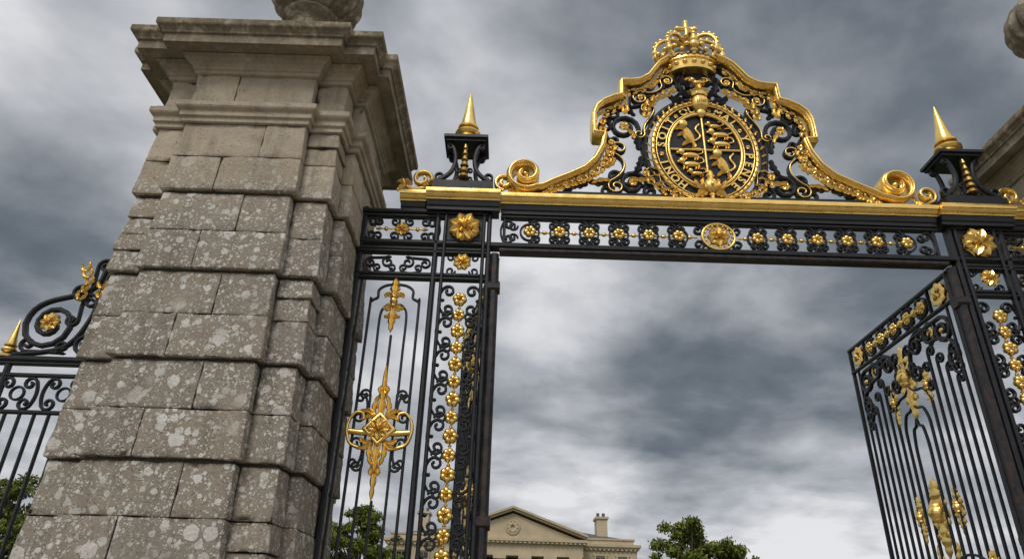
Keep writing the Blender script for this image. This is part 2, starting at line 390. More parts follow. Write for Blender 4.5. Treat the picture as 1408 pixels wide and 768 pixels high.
# ------------------------------------------------------------------ gate screen bays (left, mirrored to the right)
GC=2.07
I=MB();G=MB();R_=MB()
def bays(I,G,R_):
    I.bar(-1.545,0,-1.545,5.46,.055,.06)
    I.bar(-.80,0,-.80,5.40,.05,.09); I.bar(-.715,0,-.715,5.40,.032,.06,-.03)
    I.bar(-.325,0,-.325,5.40,.034,.06,-.03); 
    R_.bar(-.205,0,-.205,4.95,.085,.09,.0); I.bar(-.272,0,-.272,5.40,.045,.10)
    for zz in (4.58,2.4,.5):
        R_.strip([(-.26,zz),(-.14,zz)],.11,.125,.0)
    for zz,h,d in ((5.41,.045,.12),(5.365,.03,.08),(5.055,.05,.09),(4.985,.04,.07),(4.945,.03,.09),(4.70,.035,.06),(4.655,.03,.08),(1.25,.05,.07),(1.0,.05,.07),(.12,.07,.08)):
        I.bar(-1.62,zz,-.29,zz,h,d)
    for zz in (5.40,5.03,4.66): I.bar(-1.66,zz,-1.52,zz,.06,.07)
    cz=5.215
    rosette(G,-1.16,cz,.08,0,8)
    for s in (-1,1):
        G.bar(-1.16+s*.08,cz,-1.16+s*.22,cz,.012,.014); G.ball((-1.16+s*.16,0,cz),.024,8,5); G.leaf([(-1.16+s*.2,cz),(-1.16+s*.27,cz)],.04,.012,0)
        for q in (-1,1):
            I.strip(cs(-1.16+s*.155,cz+q*.085,.26,.05,-90 if q>0 else 90,30),.021,.04)
        I.strip(cs(-1.16+s*.31,cz,.26,.055,0 if s<0 else 180,30),.021,.04)
    for zz,r in ((5.225,.165),(4.825,.092)):
        rosette(G,-.52,zz,r,-.06,8,PI/8)
    for s in(-1,1):
        for q in(-1,1):
            I.strip(spiral((-.52+s*.115,4.825+q*.075),.048,0 if s<0 else PI,q*s,1.2,14),.017,.03)
    I.box(-.70,-.34,-.035,-.02,5.085,5.365)
    for s in(-1,1):
        I.strip(scroll((-1.16+s*.10,4.83),.06,90,s,( -1.16+s*.27,4.82),.055,90,-s,1.2),.02,.04)
        I.strip(cs(-1.16+s*.13,4.77,.22,.04,90,25),.018,.035)
    xc=-1.145; zt=4.64
    for s in(-1,1):
        I.bar(xc+s*.345,0.15,xc+s*.345,zt,.024,.03)
        P=smooth_path([(xc+s*.235,3.0),(xc+s*.235,4.30),(xc+s*.225,4.40),(xc+s*.17,4.44),(xc+s*.165,4.52),(xc+s*.10,4.57),(xc,4.585)],60)
        P=[(xc+s*.235,.15)]+[tuple(p) for p in P if p[1]>4.1]
        I.strip(P,.024,.03)
        P=smooth_path([(xc+s*.125,3.62),(xc+s*.125,3.9),(xc+s*.125,4.25),(xc+s*.09,4.34),(xc+s*.05,4.37)],30)
        I.strip(P,.022,.028); I.bar(xc+s*.125,3.62,xc+s*.125,3.45,.022,.028); I.bar(xc+s*.125,2.85,xc+s*.125,.15,.022,.028)
        I.strip(scroll((xc+s*.17,3.47),.05,0 if s<0 else 180,s,(xc+s*.17,2.84),.05,0 if s<0 else 180,s,1.2),.02,.03)
        I.strip(cs(xc+s*.20,2.95,.26,.045,180 if s<0 else 0,25),.02,.03)
        I.strip(cs(xc+s*.20,3.35,.26,.045,180 if s<0 else 0,25),.02,.03)
    I.bar(xc,.15,xc,2.55,.022,.028); I.bar(xc,3.6,xc,4.05,.022,.028)
    drop(G,xc-.005,4.645,4.06,.30,-.03)
    cx,cz=xc,3.15
    for s in(-1,1):
        G.strip(smooth_path([(cx+s*.02,cz-.015),(cx+s*.12,cz-.03),(cx+s*.27,cz-.02)],12),.05,.05,-.02)
        P=smooth_path([(cx+s*.27,cz+.09),(cx+s*.285,cz),(cx+s*.25,cz-.12),(cx+s*.17,cz-.16)],20); G.strip(P,.026,.04,-.02)
        P=smooth_path([(cx+s*.27,cz+.09),(cx+s*.22,cz+.15),(cx+s*.16,cz+.14),(cx+s*.15,cz+.09)],16); G.strip(P,.022,.04,-.02)
        for an,cu,L in ((62,-140,.2),(75,60,.24),(-62,140,.2),(-75,-60,.24),(28,-120,.14),(-28,120,.14)):
            acanthus(G,cx+s*.05,cz+(.1 if an>0 else -.1),L,.055,an if s>0 else 180-an,cu if s>0 else -cu,-.03,3)
    acanthus(G,cx,cz+.08,.30,.09,90,0,-.04,3); acanthus(G,cx,cz+.30,.30,.045,90,0,-.03,0); acanthus(G,cx,cz-.08,.30,.09,-90,0,-.04,3); acanthus(G,cx,cz-.3,.32,.06,-90,0,-.03,3)
    for q in(1,-1):
        for s in(-1,1): acanthus(G,cx,cz+q*.3,.12,.05,q*90-s*45,s*90,-.03,2)
    G.strip([(cx,cz+.13),(cx+.13,cz),(cx,cz-.13),(cx-.13,cz)],.03,.05,-.04,closed=True)
    rosette(G,cx,cz,.1,-.05,8)
    xc=-.52; p=.165; z=4.43; i=0
    while z>.2:
        knob(G,xc,z,.062 if i%2 else .07,-.03)
        G.bar(xc,z-p+.05,xc,z-.05,.015,.018,-.01); G.ball((xc,-.01,z-p/2),(.018,.018,.012),8,5)
        if i%2==0:
            for s in(-1,1):
                I.strip(cs(xc+s*.115,z-.0,.31,.06,0 if s<0 else 180,35),.022,.045)
                I.ball((xc+s*.168,0,z),.02,6,4)
        else:
            for s in(-1,1):
                I.strip(spiral((xc+s*.10,z),.058,0 if s>0 else PI,1,1.1,14),.018,.04)
        z-=p;i+=1
    px=-.56
    for y in(-.11,.11):
        for s in(-1,1):
            P=smooth_path([(px+s*.19,6.24),(px+s*.13,6.17),(px+s*.10,6.02),(px+s*.13,5.88),(px+s*.22,5.78),(px+s*.30,5.74)],30); I.strip(P,.045,.05,y)
            I.strip(spiral((px+s*.25,5.80),.055,-PI/2,-s,1.1,14),.022,.045,y)
            I.strip(spiral((px+s*.155,6.19),.04,PI/2,s,1.1,14),.02,.045,y)
            I.strip(cs(px+s*.06,5.83,.16,.03,180 if s<0 else 0),.016,.03,y)
    for k in range(6):
        z=6.14-k*.075; r=.022+.006*k
        G.lathe([(r*.4,z+.06),(r*.8,z+.04),(r,z+.01),(r*1.15,z),(r*.3,z-.004)],px,-.15,10)
    I.bar(px,5.7,px,6.25,.02,.03,-.11); 
    I.box(px-.21,px+.21,-.17,.17,6.235,6.265); I.box(px-.235,px+.235,-.195,.195,6.267,6.30); I.box(px-.20,px+.20,-.16,.16,6.302,6.325)
    I.box(px-.31,px+.31,-.18,.18,5.62,5.70); I.box(px-.28,px+.28,-.16,.16,5.702,5.73)
    spike(G,px,0,6.335,.72,.125)
    G.strip(spiral((-1.0,5.80),.12,-PI/2,-1,1.4,30),.036,.08,-.04)
    G.strip(smooth_path([(-1.0,5.68),(-1.08,5.67),(-1.16,5.70),(-1.2,5.78)],12),.034,.08,-.04)
    acanthus(G,-1.10,5.72,.18,.08,140,80,-.06,3); acanthus(G,-1.15,5.70,.14,.06,-160,80,-.10,3); acanthus(G,-.98,5.70,.12,.06,20,60,-.1,3)
    G.strip(spiral((-.14,5.79),.10,-PI/2,1,1.4,26),.034,.08,-.04)
    acanthus(G,-.10,5.70,.14,.06,20,70,-.02,3)
li=MB();lg=MB();lr=MB(); bays(li,lg,lr)
mir=lambda p:(2*GC-p[0],p[1],p[2])
for a,b in((I,li),(G,lg),(R_,lr)):
    a.merge(b); a.merge(b,mir,True)
def extr(mb,x0,x1,prof):
    n=len(prof);V=[(x0,y,z) for y,z in prof]+[(x1,y,z) for y,z in prof]
    Fc=[(i,(i+1)%n,n+(i+1)%n,n+i) for i in range(n)]+[tuple(range(n))[::-1],tuple(range(n,2*n))]
    mb.add(V,Fc)
def cornp(e): return [(.10,5.505),(-.09-e,5.505),(-.095-e,5.52),(-.11-e,5.525),(-.125-e,5.545),(-.13-e,5.56),(-.145-e,5.563),(-.15-e,5.60),(-.145-e,5.61),(.14,5.62)]
def fascp(e): return [(.06,5.405),(-.055-e,5.405),(-.055-e,5.44),(-.07-e,5.45),(-.08-e,5.50),(.06,5.503)]
for x0,x1,e in [(-1.20,-.93,0),(-.927,-.17,.05),(-.167,4.307,0),(4.31,5.067,.05),(5.07,5.34,0)]:
    extr(G,x0,x1,cornp(e)); extr(I,x0+.01,x1-.01,fascp(e))
I.bar(-.16,5.385,4.30,5.385,.035,.08); I.bar(-.25,5.055,4.39,5.055,.045,.09)
R_.bar(-.16,4.985,4.30,4.985,.055,.12,.0); I.bar(-.25,5.025,4.39,5.025,.02,.13)
cz=5.22
for xe in (-.12,4.26): I.bar(xe,5.05,xe,5.39,.03,.05)
cx=2.05
G.strip(ring(cx,cz,.165,.15),.026,.05,-.02,closed=True); rosette(G,cx,cz,.115,-.03,8)
for k in range(16):
    a=2*PI*k/16; G.ball((cx+.14*math.cos(a),-.03,cz+.125*math.sin(a)),.017,6,4)
for s in(-1,1):
    xx=[cx+s*(.40+.302*i) for i in range(6)]
    for i,x in enumerate(xx):
        knob(G,x,cz,.066,-.02)
        prev=cx+s*.165 if i==0 else xx[i-1]
        m=(x+prev)/2
        G.bar(prev+s*.04,cz,x-s*.04,cz,.014,.018); G.ball((m,0,cz),(.03,.022,.02),8,5)
        I.strip(ring(x,cz,.095,.095,20),.018,.04,closed=True)
        for q in(-1,1):
            I.strip(cs(m,cz+q*.085,.28,.055,-90 if q>0 else 90,32),.022,.045)
            I.ball((x,0,cz+q*.125),.02,6,4)
    xe=xx[-1]+s*.19
    I.strip(cs(xe+s*.03,cz,.27,.055,180 if s>0 else 0),.02,.04)
    for q in(-1,1): I.strip(spiral((xe-s*.02,cz+q*.07),.05,0,q,1.2,14),.018,.035)

# ------------------------------------------------------------------ overthrow (half, mirrored)
OC=2.02
hi=MB();hg=MB()
prof=[(.20,7.62),(.33,7.57),(.42,7.50),(.49,7.40),(.56,7.29),(.66,7.22),(.76,7.20),(.87,7.20),(.875,7.19),(.88,7.00),(.885,6.985),(.97,6.96),(1.08,6.90),(1.16,6.82),(1.195,6.72),(1.20,6.60),(1.20,6.46),(1.195,6.445),(1.09,6.44),(1.085,6.43),(1.12,6.27),(1.20,6.10),(1.32,5.97),(1.48,5.88),(1.66,5.79),(1.76,5.73)]
sp=spiral((1.94,5.885),.20,math.radians(-125),-1,1.45,44,r0=.2)[::-1]
band=np.vstack([np.array(prof),sp])
hg.strip(band,.062,.20,-.02); hg.strip(band,.026,.25,-.02)
inn=[(x*.90-.01 if x<1.0 else x-.085,z-.075 if z>6.5 else z-.02) for x,z in prof[:-4]]
hi.strip(inn,.028,.10)
hg.ball((1.94,-.02,5.885),(.045,.1,.045))
def H(P,w,d,gilt=False):
    hi.strip(P,w,d)
    if gilt: hg.strip(P,w*.42,.02,-d/2-.008)
w=.044
H(scroll((.86,6.60),.16,180,1,(.80,5.86),.14,150,-1,1.4,.45),w,.07)
H(scroll((.93,6.30),.09,-60,-1,(.98,5.80),.09,60,-1,1.3,.5),.034,.06,True)
H(scroll((1.50,5.80),.07,90,-1,(1.08,5.76),.08,120,1,1.2,.4),.03,.06)
H(scroll((.34,7.28),.085,-30,-1,(.66,7.02),.10,120,-1,1.3,.4),.036,.06,True)
H(scroll((.58,7.08),.07,-90,-1,(.97,6.80),.09,100,-1,1.3,.45),.034,.06)
H(scroll((.60,6.86),.085,200,1,(.70,6.50),.06,170,1,1.2,.4),.034,.06,True)
H(scroll((1.06,6.62),.075,0,-1,(.98,6.42),.06,0,-1,1.2,.4),.03,.06)
H(scroll((.62,5.76),.075,90,1,(.98,5.95),.07,-60,1,1.2,.4),.034,.06)
H(scroll((.20,7.32),.06,-60,-1,(.22,7.02),.06,60,-1,1.2,.4),.03,.06)
H(scroll((.34,5.66),.05,90,-1,(.60,5.98),.08,180,-1,1.2,.4),.03,.06,True)
H([(.0,5.68),(1.95,5.68)],.06,.12)
for x,z,L,w_,an,cu in ((.72,6.28,.32,.11,95,-70),(.70,6.2,.3,.10,-88,60),(.9,6.0,.26,.10,-60,70),(1.0,5.85,.3,.1,-10,25),(1.28,5.82,.26,.09,-20,40),(.42,7.12,.2,.08,120,-60),(.74,6.75,.22,.09,60,-100),(1.02,6.55,.2,.08,100,-90)):
    acanthus(hi,x,z,L,w_,an,cu,-.03,4)
for x,z,L,w_,an,cu in ((.5,7.0,.22,.07,-60,60),(.62,5.9,.22,.07,-20,60),(.76,6.42,.20,.06,80,-80),(.98,6.15,.2,.06,-70,60),(.86,6.76,.18,.06,130,-90),(1.05,5.86,.22,.06,10,-70),(.46,7.26,.18,.06,-70,80),(.90,6.92,.16,.05,-120,60)):
    acanthus(hg,x,z,L,w_,an,cu,-.055,3)
garland(hg,smooth_path([(1.02,6.36),(1.05,6.16),(1.16,6.0),(1.32,5.87),(1.52,5.78),(1.70,5.72)],40),.08,.065,.125,-.05)
garland(hg,smooth_path([(.64,6.70),(.58,6.88),(.48,7.0),(.32,7.10)],20),.085,.055,.11,-.05,False)
garland(hg,smooth_path([(.78,7.10),(.92,6.88),(1.07,6.74),(1.10,6.56)],20),.10,.05,.10,-.04,False)
garland(hg,smooth_path([(.68,6.02),(.60,5.84),(.42,5.72),(.2,5.68)],20),.10,.05,.10,-.05,False)
garland(hg,smooth_path([(.30,7.46),(.44,7.30),(.56,7.16),(.72,7.10)],20),.11,.045,.09,-.04,False)
for k in range(20):
    a=math.radians(-70+k*8.2); acanthus(hg,.60*math.cos(a),6.27+.70*math.sin(a),.07,.03,math.degrees(a)+60,-60,-.06,2)
for x,z,r in ((.86,6.60,.055),(.80,5.86,.05),(.34,7.28,.035),(.66,7.02,.035)): rosette(hg,x,z,r,-.04,6)
ti=lambda p:(OC+p[0],p[1],p[2]); tm=lambda p:(OC-p[0],p[1],p[2])
OI=MB();OG=MB()
OI.merge(hi,ti);OI.merge(hi,tm,True);OG.merge(hg,ti);OG.merge(hg,tm,True)
mx,mz=OC-.01,6.28
def disc(mb,x,z,rx,rz,y0,y1,n=64):
    V=[];
    for y in(y0,y1):
        for k in range(n):
            a=2*PI*k/n; V.append((x+rx*math.cos(a),y,z+rz*math.sin(a)))
    mb.add(V,[tuple(range(n)),tuple(range(n,2*n))[::-1]]+[((i+1)%n,i,n+i,n+(i+1)%n) for i in range(n)])
disc(OI,mx,mz,.56,.66,-.05,.03)
OI.strip(ring(mx,mz,.635,.735,64),.05,.10,0,closed=True)
for rx,rz,w_,yy in((.56,.655,.038,-.06),(.525,.62,.012,-.058),(.42,.515,.014,-.058),(.392,.487,.028,-.065)):
    OG.strip(ring(mx,mz,rx,rz,72),w_,.05,yy,closed=True)
for k in range(56):
    a=2*PI*k/56; OG.ball((mx+.56*math.cos(a),-.088,mz+.655*math.sin(a)),.014,6,4)
# quartered oval field filling the garter
OG.bar(mx-.375,mz+.0,mx+.375,mz+.0,.024,.035,-.064); OG.bar(mx,mz-.47,mx,mz+.47,.024,.035,-.0645)
def lion(g,x,z,s,y=-.065,flip=1):
    f=flip
    g.ball((x,y,z),(s*.42,.025,s*.15),10,6); g.ball((x+f*s*.42,y-.01,z+s*.16),(s*.17,.03,s*.18),8,6); g.ball((x+f*s*.58,y,z+s*.12),(s*.09,.02,s*.07),6,5)
    for dx,l in((.3,.36),(.16,.32),(-.26,.36),(-.38,.32)):
        g.leaf([(x+f*dx*s,z-.02*s),(x+f*(dx+.05)*s,z-.25*s),(x+f*(dx+.12)*s,z-l*s)],s*.13,.014,y,n=6)
    g.strip(smooth_path([(x-f*s*.38,z+s*.05),(x-f*s*.6,z+s*.15),(x-f*s*.5,z+s*.38),(x-f*s*.25,z+s*.36)],14),s*.06,.02,y)
for (qx,zs) in((1,(.33,.215,.09)),(-1,(-.07,-.19,-.31))):
    for k,h_ in enumerate(zs):
        far=abs(h_)>.29
        lion(OG,mx+qx*(.125 if far else .175)+.01,mz+h_,.165 if far else .23,flip=-1)
def rampant(g,x,z,k,f=1):
    g.leaf([(x+f*.04*k,z-.1*k),(x,z),(x-f*.03*k,z+.1*k)],.11*k,.03,-.065,n=8); g.ball((x-f*.04*k,-.07,z+.13*k),(.05*k,.035,.05*k))
    for p in ([(-.02,.07),(-.09,.09),(-.13,.05)],[(0,.03),(-.07,.01),(-.11,-.03)],[(.03,-.07),(-.03,-.1),(-.07,-.15)],[(.04,-.09),(.06,-.15),(.02,-.18)]):
        g.leaf([(x+f*a*k,z+b*k) for a,b in p],.045*k,.018,-.065,n=7)
    g.strip(smooth_path([(x+f*.06*k,z-.08*k),(x+f*.12*k,z-.02*k),(x+f*.08*k,z+.07*k),(x+f*.12*k,z+.13*k)],14),.018*k,.02,-.065)
rampant(OG,mx-.165,mz+.21,1.1); rampant(OG,mx+.17,mz-.18,1.1)
def glyph(mb,ch,size,x,z,rot,y):
    cu=bpy.data.curves.new('t','FONT'); cu.body=ch; cu.size=size; cu.extrude=.010; cu.align_x='CENTER'; cu.resolution_u=3; cu.offset=.003
    o=bpy.data.objects.new('t',cu); sc.collection.objects.link(o); bpy.context.view_layer.update()
    me=bpy.data.meshes.new_from_object(o.evaluated_get(bpy.context.evaluated_depsgraph_get()))
    c,s=math.cos(rot),math.sin(rot); V=[]
    for v in me.vertices:
        a,b=v.co.x,v.co.y-size*.34; V.append((x+a*c-b*s, y-v.co.z, z+a*s+b*c))
    mb.add(V,[tuple(p.vertices) for p in me.polygons])
    bpy.data.objects.remove(o); bpy.data.meshes.remove(me); bpy.data.curves.remove(cu)
txt="HONI·SOIT·QUI·MAL·Y·PENSE"
n=len(txt)
for i,chh in enumerate(txt):
    a=math.radians(240-(i+.5)*(300/n))
    X_,Z_=mx+.472*math.cos(a),mz+.567*math.sin(a)
    if chh=='·': rosette(OG,X_,Z_,.026,-.062,6); continue
    glyph(OG,chh,.125,X_,Z_,math.atan2(math.sin(a)/.567,math.cos(a)/.472)-PI/2,-.062)
for s in(-1,1):
    for an,cu,L in((10,90,.2),(-20,-60,.2),(40,90,.16),(-60,60,.14)):
        acanthus(OG,mx+s*.03,5.74,L,.07,an if s>0 else 180-an,cu if s>0 else -cu,-.12,3)
OG.ball((mx,-.13,5.78),(.075,.05,.09)); OG.ball((mx,-.17,5.77),(.02,.03,.03)); OG.ball((mx-.03,-.165,5.81),.014);OG.ball((mx+.03,-.165,5.81),.014)
acanthus(OG,mx,5.84,.14,.09,90,0,-.13,3); acanthus(OG,mx,5.72,.12,.07,-90,0,-.13,3)
# helm with mantling
OG.lathe([(.02,6.72),(.045,6.75),(.06,6.78),(.045,6.81),(.08,6.84),(.10,6.88),(.102,6.94),(.09,6.98),(.055,7.01),(.03,7.03)],mx,-.08,20,0,0,.8)
for k in range(5): OG.ball((mx-.05+.025*k,-.165,6.91),(.007,.01,.04),6,5)
OG.lathe([(.085,7.005),(.095,7.02),(.09,7.04),(.12,7.07),(.09,7.072)],mx,-.08,24,.14,8,.8)
OI.lathe([(.05,6.95),(.15,7.0),(.17,7.08),(.12,7.2),(.12,7.35),(.18,7.42)],mx,.02,20,0,0,.5)
for s in(-1,1):
    for zz,an,cu,L in((7.05,20,120,.3),(6.95,-10,100,.32),(6.90,-50,90,.3),(7.2,30,110,.26)):
        acanthus(OI,mx+s*.08,zz,L,.12,an if s>0 else 180-an,cu if s>0 else -cu,-.05,4)
lion(OG,mx,7.19,.17,-.12,-1); acanthus(OG,mx,7.09,.1,.08,90,0,-.12,3)
for s in(-1,1): acanthus(OG,mx+s*.02,7.22,.16,.06,50 if s>0 else 130,-120*s,-.10,3)
# crown
cxr,cz0=OC-.04,7.42
def crown(g,i):
    rr=.255; f=.62
    g.lathe([(rr-.03,cz0-.03),(rr+.02,cz0-.03),(rr+.03,cz0),(rr+.005,cz0+.012),(rr+.03,cz0+.10),(rr+.06,cz0+.105),(rr+.06,cz0+.135),(rr+.01,cz0+.14),(rr-.03,cz0+.12)],cxr,0,36,0,0,f)
    i.lathe([(rr-.035,cz0-.02),(rr-.02,cz0+.14),(.25,cz0+.2),(.23,cz0+.29),(.13,cz0+.37),(.02,cz0+.38)],cxr,0,24,0,0,f-.05)
    for k in range(16):
        a=2*PI*k/16; g.ball((cxr+(rr+.02)*math.cos(a),(rr+.02)*f*math.sin(a),cz0+.055),(.03,.03,.024),8,5)
    for k in range(28):
        a=2*PI*k/28; g.ball((cxr+(rr+.07)*math.cos(a),(rr+.07)*f*math.sin(a),cz0+.15),.02,6,4)
    for k in range(8):
        a=2*PI*k/8+PI/2; ux,uy=math.cos(a),math.sin(a)*f; tx,ty=-math.sin(a),math.cos(a)*f
        big=1.3 if k%2==0 else 1.05
        for dz,r0,sz in((.19,.08,.032),(.25,.12,.048),(.32,.14,.034)):
            g.ball((cxr+ux*(rr+r0),uy*(rr+r0),cz0+dz),(sz*big,sz*.8*big,sz*big),8,6)
        for s in(-1,1): g.ball((cxr+ux*(rr+.12)+tx*s*.065*big,uy*(rr+.12)+ty*s*.065*big,cz0+.25),(.034,.034,.03),8,5)
        a2=a+PI/8; g.ball((cxr+(rr+.10)*math.cos(a2),(rr+.10)*f*math.sin(a2),cz0+.20),.032,8,5)
        sp_=smooth_path([(rr+.05,.14),(rr+.13,.26),(rr+.14,.38),(rr+.07,.49),(rr-.06,.54),(rr-.17,.50),(.02,.45)],42)
        g.tube([(cxr+ux*r0,uy*r0,cz0+dz) for r0,dz in sp_],.024)
        for (r0,dz) in sp_[6:-6:4]: g.ball((cxr+ux*r0*1.03,uy*r0*1.03,cz0+dz+.02),.029,8,5)
    g.ball((cxr,0,cz0+.56),.07,14,10); g.lathe([(.073,cz0+.55),(.08,cz0+.56),(.073,cz0+.57)],cxr,0,20)
crown(OG,OI)
OG.strip([(cxr,cz0+.62),(cxr,cz0+.83)],.05,.05,0); OG.strip([(cxr-.10,cz0+.735),(cxr+.10,cz0+.735)],.048,.054,0)
for dx,dz in((0,.835),(-.105,.735),(.105,.735)): OG.ball((cxr+dx,0,cz0+dz),.036,8,6)

gw=empty('ornamental_iron_gateway')
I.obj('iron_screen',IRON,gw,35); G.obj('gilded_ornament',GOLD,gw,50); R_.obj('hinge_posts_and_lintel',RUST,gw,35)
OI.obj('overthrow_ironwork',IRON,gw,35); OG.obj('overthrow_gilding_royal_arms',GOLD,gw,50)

# ------------------------------------------------------------------ gate leaves
def build_leaf():
    i=MB();g=MB(); W=2.16; top=4.92
    i.bar(.02,.08,.02,top,.05,.05); i.bar(W,.08,W,top,.045,.045)
    for z,h in((top,.045),(4.63,.035),(1.30,.045),(1.02,.045),(.10,.06)): i.bar(0,z,W+.02,z,h,.05)
    cz=4.775; xs=[.20,.52,.80,1.09,1.38,1.66,1.96]
    for x in(.38,1.80): i.bar(x,4.63,x,top,.025,.04)
    for k,x in enumerate(xs):
        if k in(0,6): rosette(g,x,cz,.13,0,8)
        else: knob(g,x,cz,.075)
        if 0<k<6: i.strip(ring(x,cz,.10,.10,18),.018,.035,closed=True)
        if 1<=k<5:
            m=(x+xs[k+1])/2; g.bar(x+.05,cz,xs[k+1]-.05,cz,.045,.04); g.ball((m,0,cz),(.05,.04,.05),8,5)
            for q in(-1,1): i.strip(cs(m,cz+q*.075,.24,.045,-90 if q>0 else 90,30),.02,.035)
    xc=1.09
    for s in(-1,1):
        for d,zt in((.12,3.62),(.235,3.80),(.35,3.98)):
            P=smooth_path([(xc+s*d,zt-.42),(xc+s*d,zt-.22),(xc+s*(d-.01),zt-.1),(xc+s*d*.7,zt+.02),(xc+s*d*.25,zt+.05),(xc,zt+.12)],40)
            i.strip([(xc+s*d,1.3)]+[tuple(p) for p in P],.026,.032)
        for d in(.47,.59,.71,.83):
            zt={.47:4.30,.59:4.18,.71:4.05,.83:3.9}[d]
            sg=spiral((xc+s*(d+.06),zt),.06,PI if s>0 else 0,s,1.2,16)[::-1]
            i.strip(np.vstack([[(xc+s*d,1.3)],sg]),.026,.032)
        i.bar(xc+s*.95,1.3,xc+s*.95,4.62,.022,.03)
        i.strip(scroll((xc+s*.30,4.45),.10,90,-s,(xc+s*.80,4.42),.14,90,-s,1.4,.4),.036,.05)
        i.strip(scroll((xc+s*.22,4.18),.09,180 if s>0 else 0,-s,(xc+s*.42,4.52),.07,90,-s,1.3,.4),.032,.045)
        i.strip(scroll((xc+s*.55,4.47),.08,-90,s,(xc+s*.86,4.12),.09,0 if s>0 else 180,-s,1.3,.4),.03,.045)
        i.strip(cs(xc+s*.90,4.10,.32,.07,0 if s>0 else 180),.028,.04)
        i.strip(cs(xc+s*.14,4.36,.32,.07,180 if s<0 else 0),.028,.04)
        i.strip(cs(xc+s*.40,4.08,.30,.06,180 if s<0 else 0),.026,.036)
        i.strip(ring(xc+s*.60,4.48,.10,.10,20),.024,.04,closed=True)
        acanthus(i,xc+s*.5,4.3,.22,.08,60 if s>0 else 120,-100*s,0,3); acanthus(i,xc+s*.7,4.5,.2,.07,-60 if s>0 else -120,90*s,0,3)
        g.ball((xc+s*.80,0,4.42),.035); rosette(g,xc+s*.60,4.48,.06,0,6)
        drop(g,xc+s*.33,4.22,3.74,.30); drop(g,xc+s*.33,3.0,2.52,.32)
        for k in range(9): i.bar(xc+s*(.06+k*.112),.1,xc+s*(.06+k*.112),1.02,.018,.022)
        i.strip(cs(xc+s*.35,1.16,.5,.05,-90,20),.018,.03); i.strip(cs(xc+s*.8,1.16,.35,.05,90,20),.018,.03)
    drop(g,xc,4.56,3.72,.60); drop(g,xc,3.12,2.36,.62); drop(g,xc,1.9,1.4,.3)
    for zz in(2.2,):
        for s in(-1,1):
            rosette(g,xc+s*.29,zz,.08,0,6); rosette(g,xc+s*.65,zz+.1,.08,0,6); acanthus(g,xc+s*.05,zz+.1,.25,.09,30 if s>0 else 150,80*s,0,3)
            i.strip(scroll((xc+s*.18,zz+.06),.06,0,-s,(xc+s*.52,zz),.07,180,-s,1.2),.022,.03)
    return i,g
iL,gL=build_leaf()
def place_leaf(x,rz,src=None):
    e=empty('iron_gate_leaf',(x,.03,0),rz)
    if src is None: return e,[iL.obj('leaf_bars_and_scrolls',IRON,e,35),gL.obj('leaf_gilding',GOLD,e,50)]
    for o in src:
        q=o.copy(); sc.collection.objects.link(q); q.parent=e
_,LO=place_leaf(4.31,math.radians(90)); place_leaf(-.18,math.radians(101.5),LO)

# ------------------------------------------------------------------ railing left of the pillar
ri=MB();rg=MB()
x1=-3.50;x0=-9.5
for z,h,d in((3.70,.05,.10),(3.66,.03,.07),(3.55,.035,.05),(3.21,.035,.05),(1.2,.05,.05),(.2,.06,.06)): ri.bar(x0,z,x1,z,h,d)
x=x1-.06;k=0
while x>x0:
    ri.bar(x,.2,x,3.21,.028,.032)
    if k%9==8: ri.bar(x,0,x,3.7,.05,.06)
    x-=.13;k+=1
x=x1-.2
while x>x0:
    ri.strip(cs(x,3.38,.30,.06,0),.024,.04); ri.strip(cs(x-.22,3.38,.30,.06,180),.024,.04); ri.strip(ring(x-.33+.02,3.38,.06,.06,16),.018,.035,closed=True)
    x-=.42
def crest(ox,sx):
    T=lambda P: tr(P,ox,0,0,sx)
    ri.strip(T(scroll((-.80,4.05),.24,180,-1,(-.30,4.62),.15,180,-1,1.5,.5)),.042,.06)
    ri.strip(T(smooth_path([(-1.10,3.74),(-.62,3.82),(-.45,4.1),(-.42,4.42),(-.36,4.74),(-.22,4.93),(-.02,4.98)],30)),.038,.06)
    ri.strip(T(scroll((-.42,3.87),.10,-90,1,(-.12,3.98),.12,180,-1,1.3)),.032,.05)
    ri.strip(T(scroll((-.22,4.2),.12,0,-1,(-.1,4.55),.08,0,1,1.3)),.032,.05)
    ri.strip(T(scroll((-.62,4.40),.08,-90,1,(-.46,4.68),.08,180,-1,1.3)),.028,.05)
    ri.strip(T(scroll((-.95,3.85),.07,-90,1,(-.62,3.83),.06,-90,-1,1.2)),.026,.05)
    ri.strip(T(scroll((-.50,4.30),.07,90,1,(-.62,4.10),.06,0,-1,1.2)),.026,.05)
    rosette(rg,ox+sx*-.80,4.07,.095,-.02,8); rosette(rg,ox+sx*-.31,4.60,.09,-.02,8); rosette(rg,ox+sx*-.14,3.98,.05,-.02,8)
    garland(rg,T([(-.60,4.28),(-.55,4.5),(-.62,4.62)]),.08,.05,.12,-.03,False)
    garland(rg,T([(-.40,4.30),(-.42,4.45)]),.08,.05,.1,-.03,False)
    garland(rg,T([(-.16,4.1),(-.12,4.3)]),.1,.05,.1,-.03,False)
crest(-3.55,1)
for sx_ in (-4.65,-6.6,-8.4):
    spike(rg,sx_,0,3.735,.36,.06)
rl=empty('iron_railing'); ri.obj('railing_bars',IRON,rl,35); rg.obj('railing_gilding',GOLD,rl,50)

